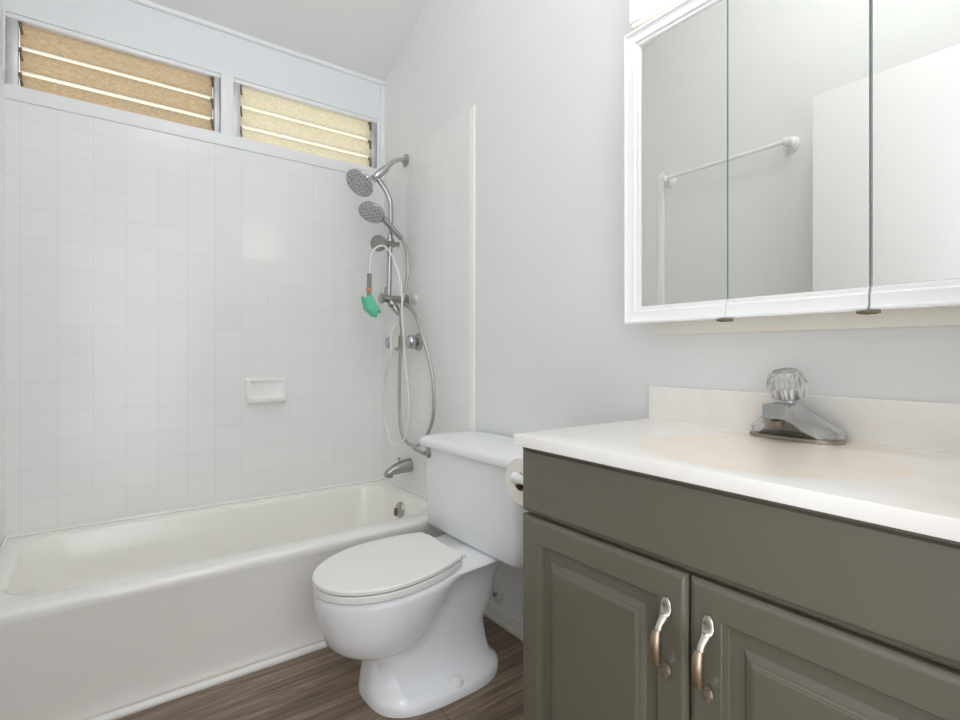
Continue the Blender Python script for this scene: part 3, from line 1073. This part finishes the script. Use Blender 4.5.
bm_top.loft([recto(CT - 0.025, 0.002), recto(CT - 0.003, 0.0), recto(CT - 0.0005, 0.0015), recto(CT, 0.004), ell(BA * 1.02, BB * 1.02, CT)], False, False)
bm_top.build('counter_slab', M['marble'], vt, smooth=40)
MB().loft([ell(BA * 1.021, BB * 1.021, CT), ell(BA * 0.995, BB * 0.995, CT - 0.002), ell(BA * 0.965, BB * 0.965, CT - 0.008), ell(BA * 0.92, BB * 0.925, CT - 0.024),
           ell(BA * 0.83, BB * 0.85, CT - 0.055), ell(BA * 0.66, BB * 0.68, CT - 0.088), ell(BA * 0.4, BB * 0.4, CT - 0.103), ell(0.02, 0.02, CT - 0.106)]).build('basin', M['bowl'], vt, smooth=60)
MB().lathe([(0.022, 0), (0.021, 0.002), (0.014, 0.001), (0, 0.0005)], (BX, BY, CT - 0.1055)).build('drain', M['satin'], vt)
MB().box((-0.021, CY0, CT - 0.002), (-0.0005, CY1 - 0.006, 0.942), 0.004, 3).build('backsplash', M['marble'], vt)

# ------------------------------------------------------------------ faucet
fa = thing('faucet', 'worn chrome centerset faucet with clear acrylic knob behind the oval basin', 'faucet', (-0.06, 0.482, CT))
FY = 0.480
ZB = CT + 0.0005
m = MB().loft([rrect(-0.106, -0.026, FY - 0.090, FY + 0.088, 0.036, ZB), rrect(-0.106, -0.026, FY - 0.090, FY + 0.088, 0.036, ZB + 0.006),
               rrect(-0.102, -0.030, FY - 0.086, FY + 0.084, 0.033, ZB + 0.009)])
m.build('base_plate', M['tapfoot'], fa, smooth=40)
sec = [(-0.028, 0.857, 0.880, 0.870, 0.082), (-0.045, 0.857, 0.903, 0.874, 0.088), (-0.065, 0.857, 0.918, 0.875, 0.089), (-0.085, 0.858, 0.926, 0.874, 0.080),
       (-0.102, 0.862, 0.930, 0.880, 0.058), (-0.120, 0.876, 0.932, 0.893, 0.038), (-0.138, 0.890, 0.933, 0.908, 0.0275), (-0.156, 0.899, 0.932, 0.928, 0.0230), (-0.160, 0.901, 0.930, 0.927, 0.0220)]
rings = []
for x, zb, zt, zw, hw in sec:
    top, bot = [], []
    for k in range(17):
        s = -1 + 2 * k / 16
        a = abs(s)
        f = 0 if a < 0.25 else (a - 0.25) / 0.75
        f = f ** 1.15
        top.append(Vector((x, FY + hw * s, zt - (zt - zw) * f)))
        bot.append(Vector((x, FY + hw * s * 0.98, zb)))
    rings.append(top + list(reversed(bot)))
fb = MB().loft(rings).build('spout_body', M['tap'], fa, smooth=40)
MB().lathe([(0.012, 0), (0.012, 0.010), (0.010, 0.013), (0.0, 0.0125)], (-0.143, FY, 0.896), (0, 0, -1)).build('aerator', M['darkmetal'], fa)
kax = Vector((-0.28, 0.0, 1)).normalized()
MB().lathe([(0.019, -0.01), (0.018, 0.012), (0.014, 0.022), (0.011, 0.028)], (-0.083, FY, 0.915), kax).build('knob_stem', M['tap'], fa)
m = MB()
n = 40
o0 = Vector((-0.084, FY + 0.004, 0.937))
u = kax.orthogonal().normalized()
v = kax.cross(u)
rings = []
n = 22
for q, (r, h, fl) in enumerate(((0.018, 0.0, 0), (0.028, 0.004, 0.05), (0.034, 0.010, 0.09), (0.0375, 0.018, 0.09), (0.0390, 0.027, 0.09), (0.0388, 0.036, 0.09), (0.0360, 0.046, 0.08), (0.030, 0.056, 0.05), (0.024, 0.060, 0.0), (0.019, 0.057, 0), (0.004, 0.056, 0))):
    rings.append([o0 + kax * h + (u * math.cos(2 * PI * k / n) + v * math.sin(2 * PI * k / n)) * r * (1 - (fl if (k + (1 if 4 < q < 7 else 0)) % 2 else 0)) for k in range(n)])
m.loft(rings).build('knob', M['acrylic'], fa, smooth=0)
MB().lathe([(0.009, 0), (0.009, 0.03), (0.006, 0.036)], o0 + kax * 0.002, kax).build('knob_core', M['tap'], fa)

# ------------------------------------------------------------------ mirrored medicine cabinet
MX = -0.118
mc = thing('medicine_cabinet', 'white three-door mirrored medicine cabinet on the wall above the sink', 'cabinet', (-0.05, 0.47, 1.11))
my0, my1, mz0, mz1 = 0.066, 0.876, 1.109, 1.872
MB().box((MX + 0.020, my0 + 0.016, mz0 + 0.006), (-0.0005, my1 - 0.016, mz1 - 0.004), 0.002).build('cabinet_body', M['cabwhite'], mc)
MB().box((-0.016, my0 + 0.016, 1.081), (-0.0005, my1 - 0.018, mz0 + 0.006), 0.002).build('mounting_rail', M['ivory'], mc)


def mdoor(y0, y1, left, right):
    """mirror door: white moulded frame on the outer sides, bare cut glass where doors meet"""
    x0, x1 = MX, MX + 0.019
    W_, BT = 0.048, 0.046
    yl, yr = (y1 - W_ if left else y1), (y0 + W_ if right else y0)

    def ring(i, d):
        fl, fr = (i if left else 0), (i if right else 0)
        return [Vector((x0 + d, y0 + fr, mz0 + i)), Vector((x0 + d, y1 - fl, mz0 + i)), Vector((x0 + d, y1 - fl, mz1 - i)), Vector((x0 + d, y0 + fr, mz1 - i))]
    # moulded profile: lip, flat board, step and bevel down to the glass
    R = [ring(0, 0.019)] + [ring(i, d) for i, d in ((0, -0.002), (0.002, -0.004), (0.006, -0.004), (0.008, 0.0), (0.010, 0.001), (0.030, 0.001), (0.032, 0.0025), (0.034, 0.005), (0.0405, 0.005), (0.0415, 0.006), (BT, 0.0125))]
    root = MB()
    V = [[root.bm.verts.new(p) for p in r] for r in R]
    for a, b in zip(V, V[1:]):
        for i in range(4):
            if (i == 1 and not left) or (i == 3 and not right):
                continue
            root.bm.faces.new((a[i], a[(i + 1) % 4], b[(i + 1) % 4], b[i]))
    root.bm.faces.new(V[0])
    root.bm.faces.new(V[-1])
    for use, i0, i1 in ((not left, 1, 2), (not right, 3, 0)):
        if use:
            root.bm.faces.new([v[i0] for v in V] + [v[i1] for v in reversed(V)])
    d_ = root.build('mirror_door', M['cabwhite'], mc)
    g = MB().box((x0 + 0.0095, yr + 0.001, mz0 + BT - 0.0015), (x0 + 0.013, yl - 0.001, mz1 - BT + 0.0015))
    g.build('mirror', M['mirror'], d_, smooth=0)
    e_ = MB()
    if not left:
        e_.box((x0 + 0.0093, y1 - 0.001, mz0 + BT), (x0 + 0.0132, y1, mz1 - BT))
    if not right:
        e_.box((x0 + 0.0093, y0, mz0 + BT), (x0 + 0.0132, y0 + 0.001, mz1 - BT))
    e_.build('glass_edge', M['mirroredge'], d_, smooth=0)
    return d_


mdoor(0.6015, my1, True, False)
mdoor(0.3362, 0.6001, False, False)
mdoor(my0, 0.3325, False, True)
for y in (0.6005, 0.3338):
    m = MB().tube([(MX - 0.003, y - 0.018, mz0 - 0.003), (MX - 0.009, y, mz0 - 0.004), (MX - 0.003, y + 0.018, mz0 - 0.003)], [0.0028, 0.0045, 0.0028], 8)
    m.box((MX - 0.001, y - 0.007, mz0 - 0.006), (MX + 0.02, y + 0.007, mz0 + 0.0005), 0.001)
    m.build('finger_pull', M['clip'], mc)

# vanity light bar above the cabinet
vl = thing('vanity_light', 'white vanity light bar with ivory lower edge mounted above the mirror cabinet', 'light', (-0.05, 0.47, 1.9))
MB().box((-0.098, 0.066, 1.912), (-0.0005, 0.876, 2.05), 0.003, 2).build('light_housing', M['cabwhite'], vl)
m = MB().box((-0.094, 0.07, 1.900), (-0.0005, 0.872, 1.9125), 0.002)
m.box((-0.086, 0.075, 1.888), (-0.0005, 0.868, 1.9005), 0.003)
m.build('lower_edge', M['ivory'], vl)
for k in range(4):
    y = 0.17 + 0.20 * k
    so = MB().lathe([(0.030, 0), (0.030, 0.006), (0.018, 0.010), (0.018, 0.022)], (-0.098, y, 1.985), (-1, 0, 0)).build('lamp_socket', M['chrome'], vl)
    m = MB().lathe([(0.013, 0.018), (0.016, 0.026), (0.030, 0.038), (0.040, 0.058), (0.041, 0.068), (0.036, 0.086), (0.022, 0.100), (0.0, 0.105)], (-0.098, y, 1.985), (-1, 0, 0), 24)
    m.build('bulb', M['bulb'], so)

# ------------------------------------------------------------------ towel bar, seen in the mirrors
tb = thing('towel_bar', 'white towel bar on the left wall, reflected in the mirror doors', 'towel bar', (XL, 1.36, 1.99))
for y in (1.667, 1.05):
    m = MB().lathe([(0.036, 0), (0.036, 0.005), (0.024, 0.012), (0.014, 0.022), (0.013, 0.05)], (XL + 0.0005, y, 1.985), (1, 0, 0), 28)
    m.sphere((XL + 0.058, y, 1.985), 0.019)
    m.build('post', M['soap'], tb)
MB().tube([(XL + 0.058, 1.035, 1.985), (XL + 0.058, 1.682, 1.985)], 0.0095, 14).build('rod', M['soap'], tb)
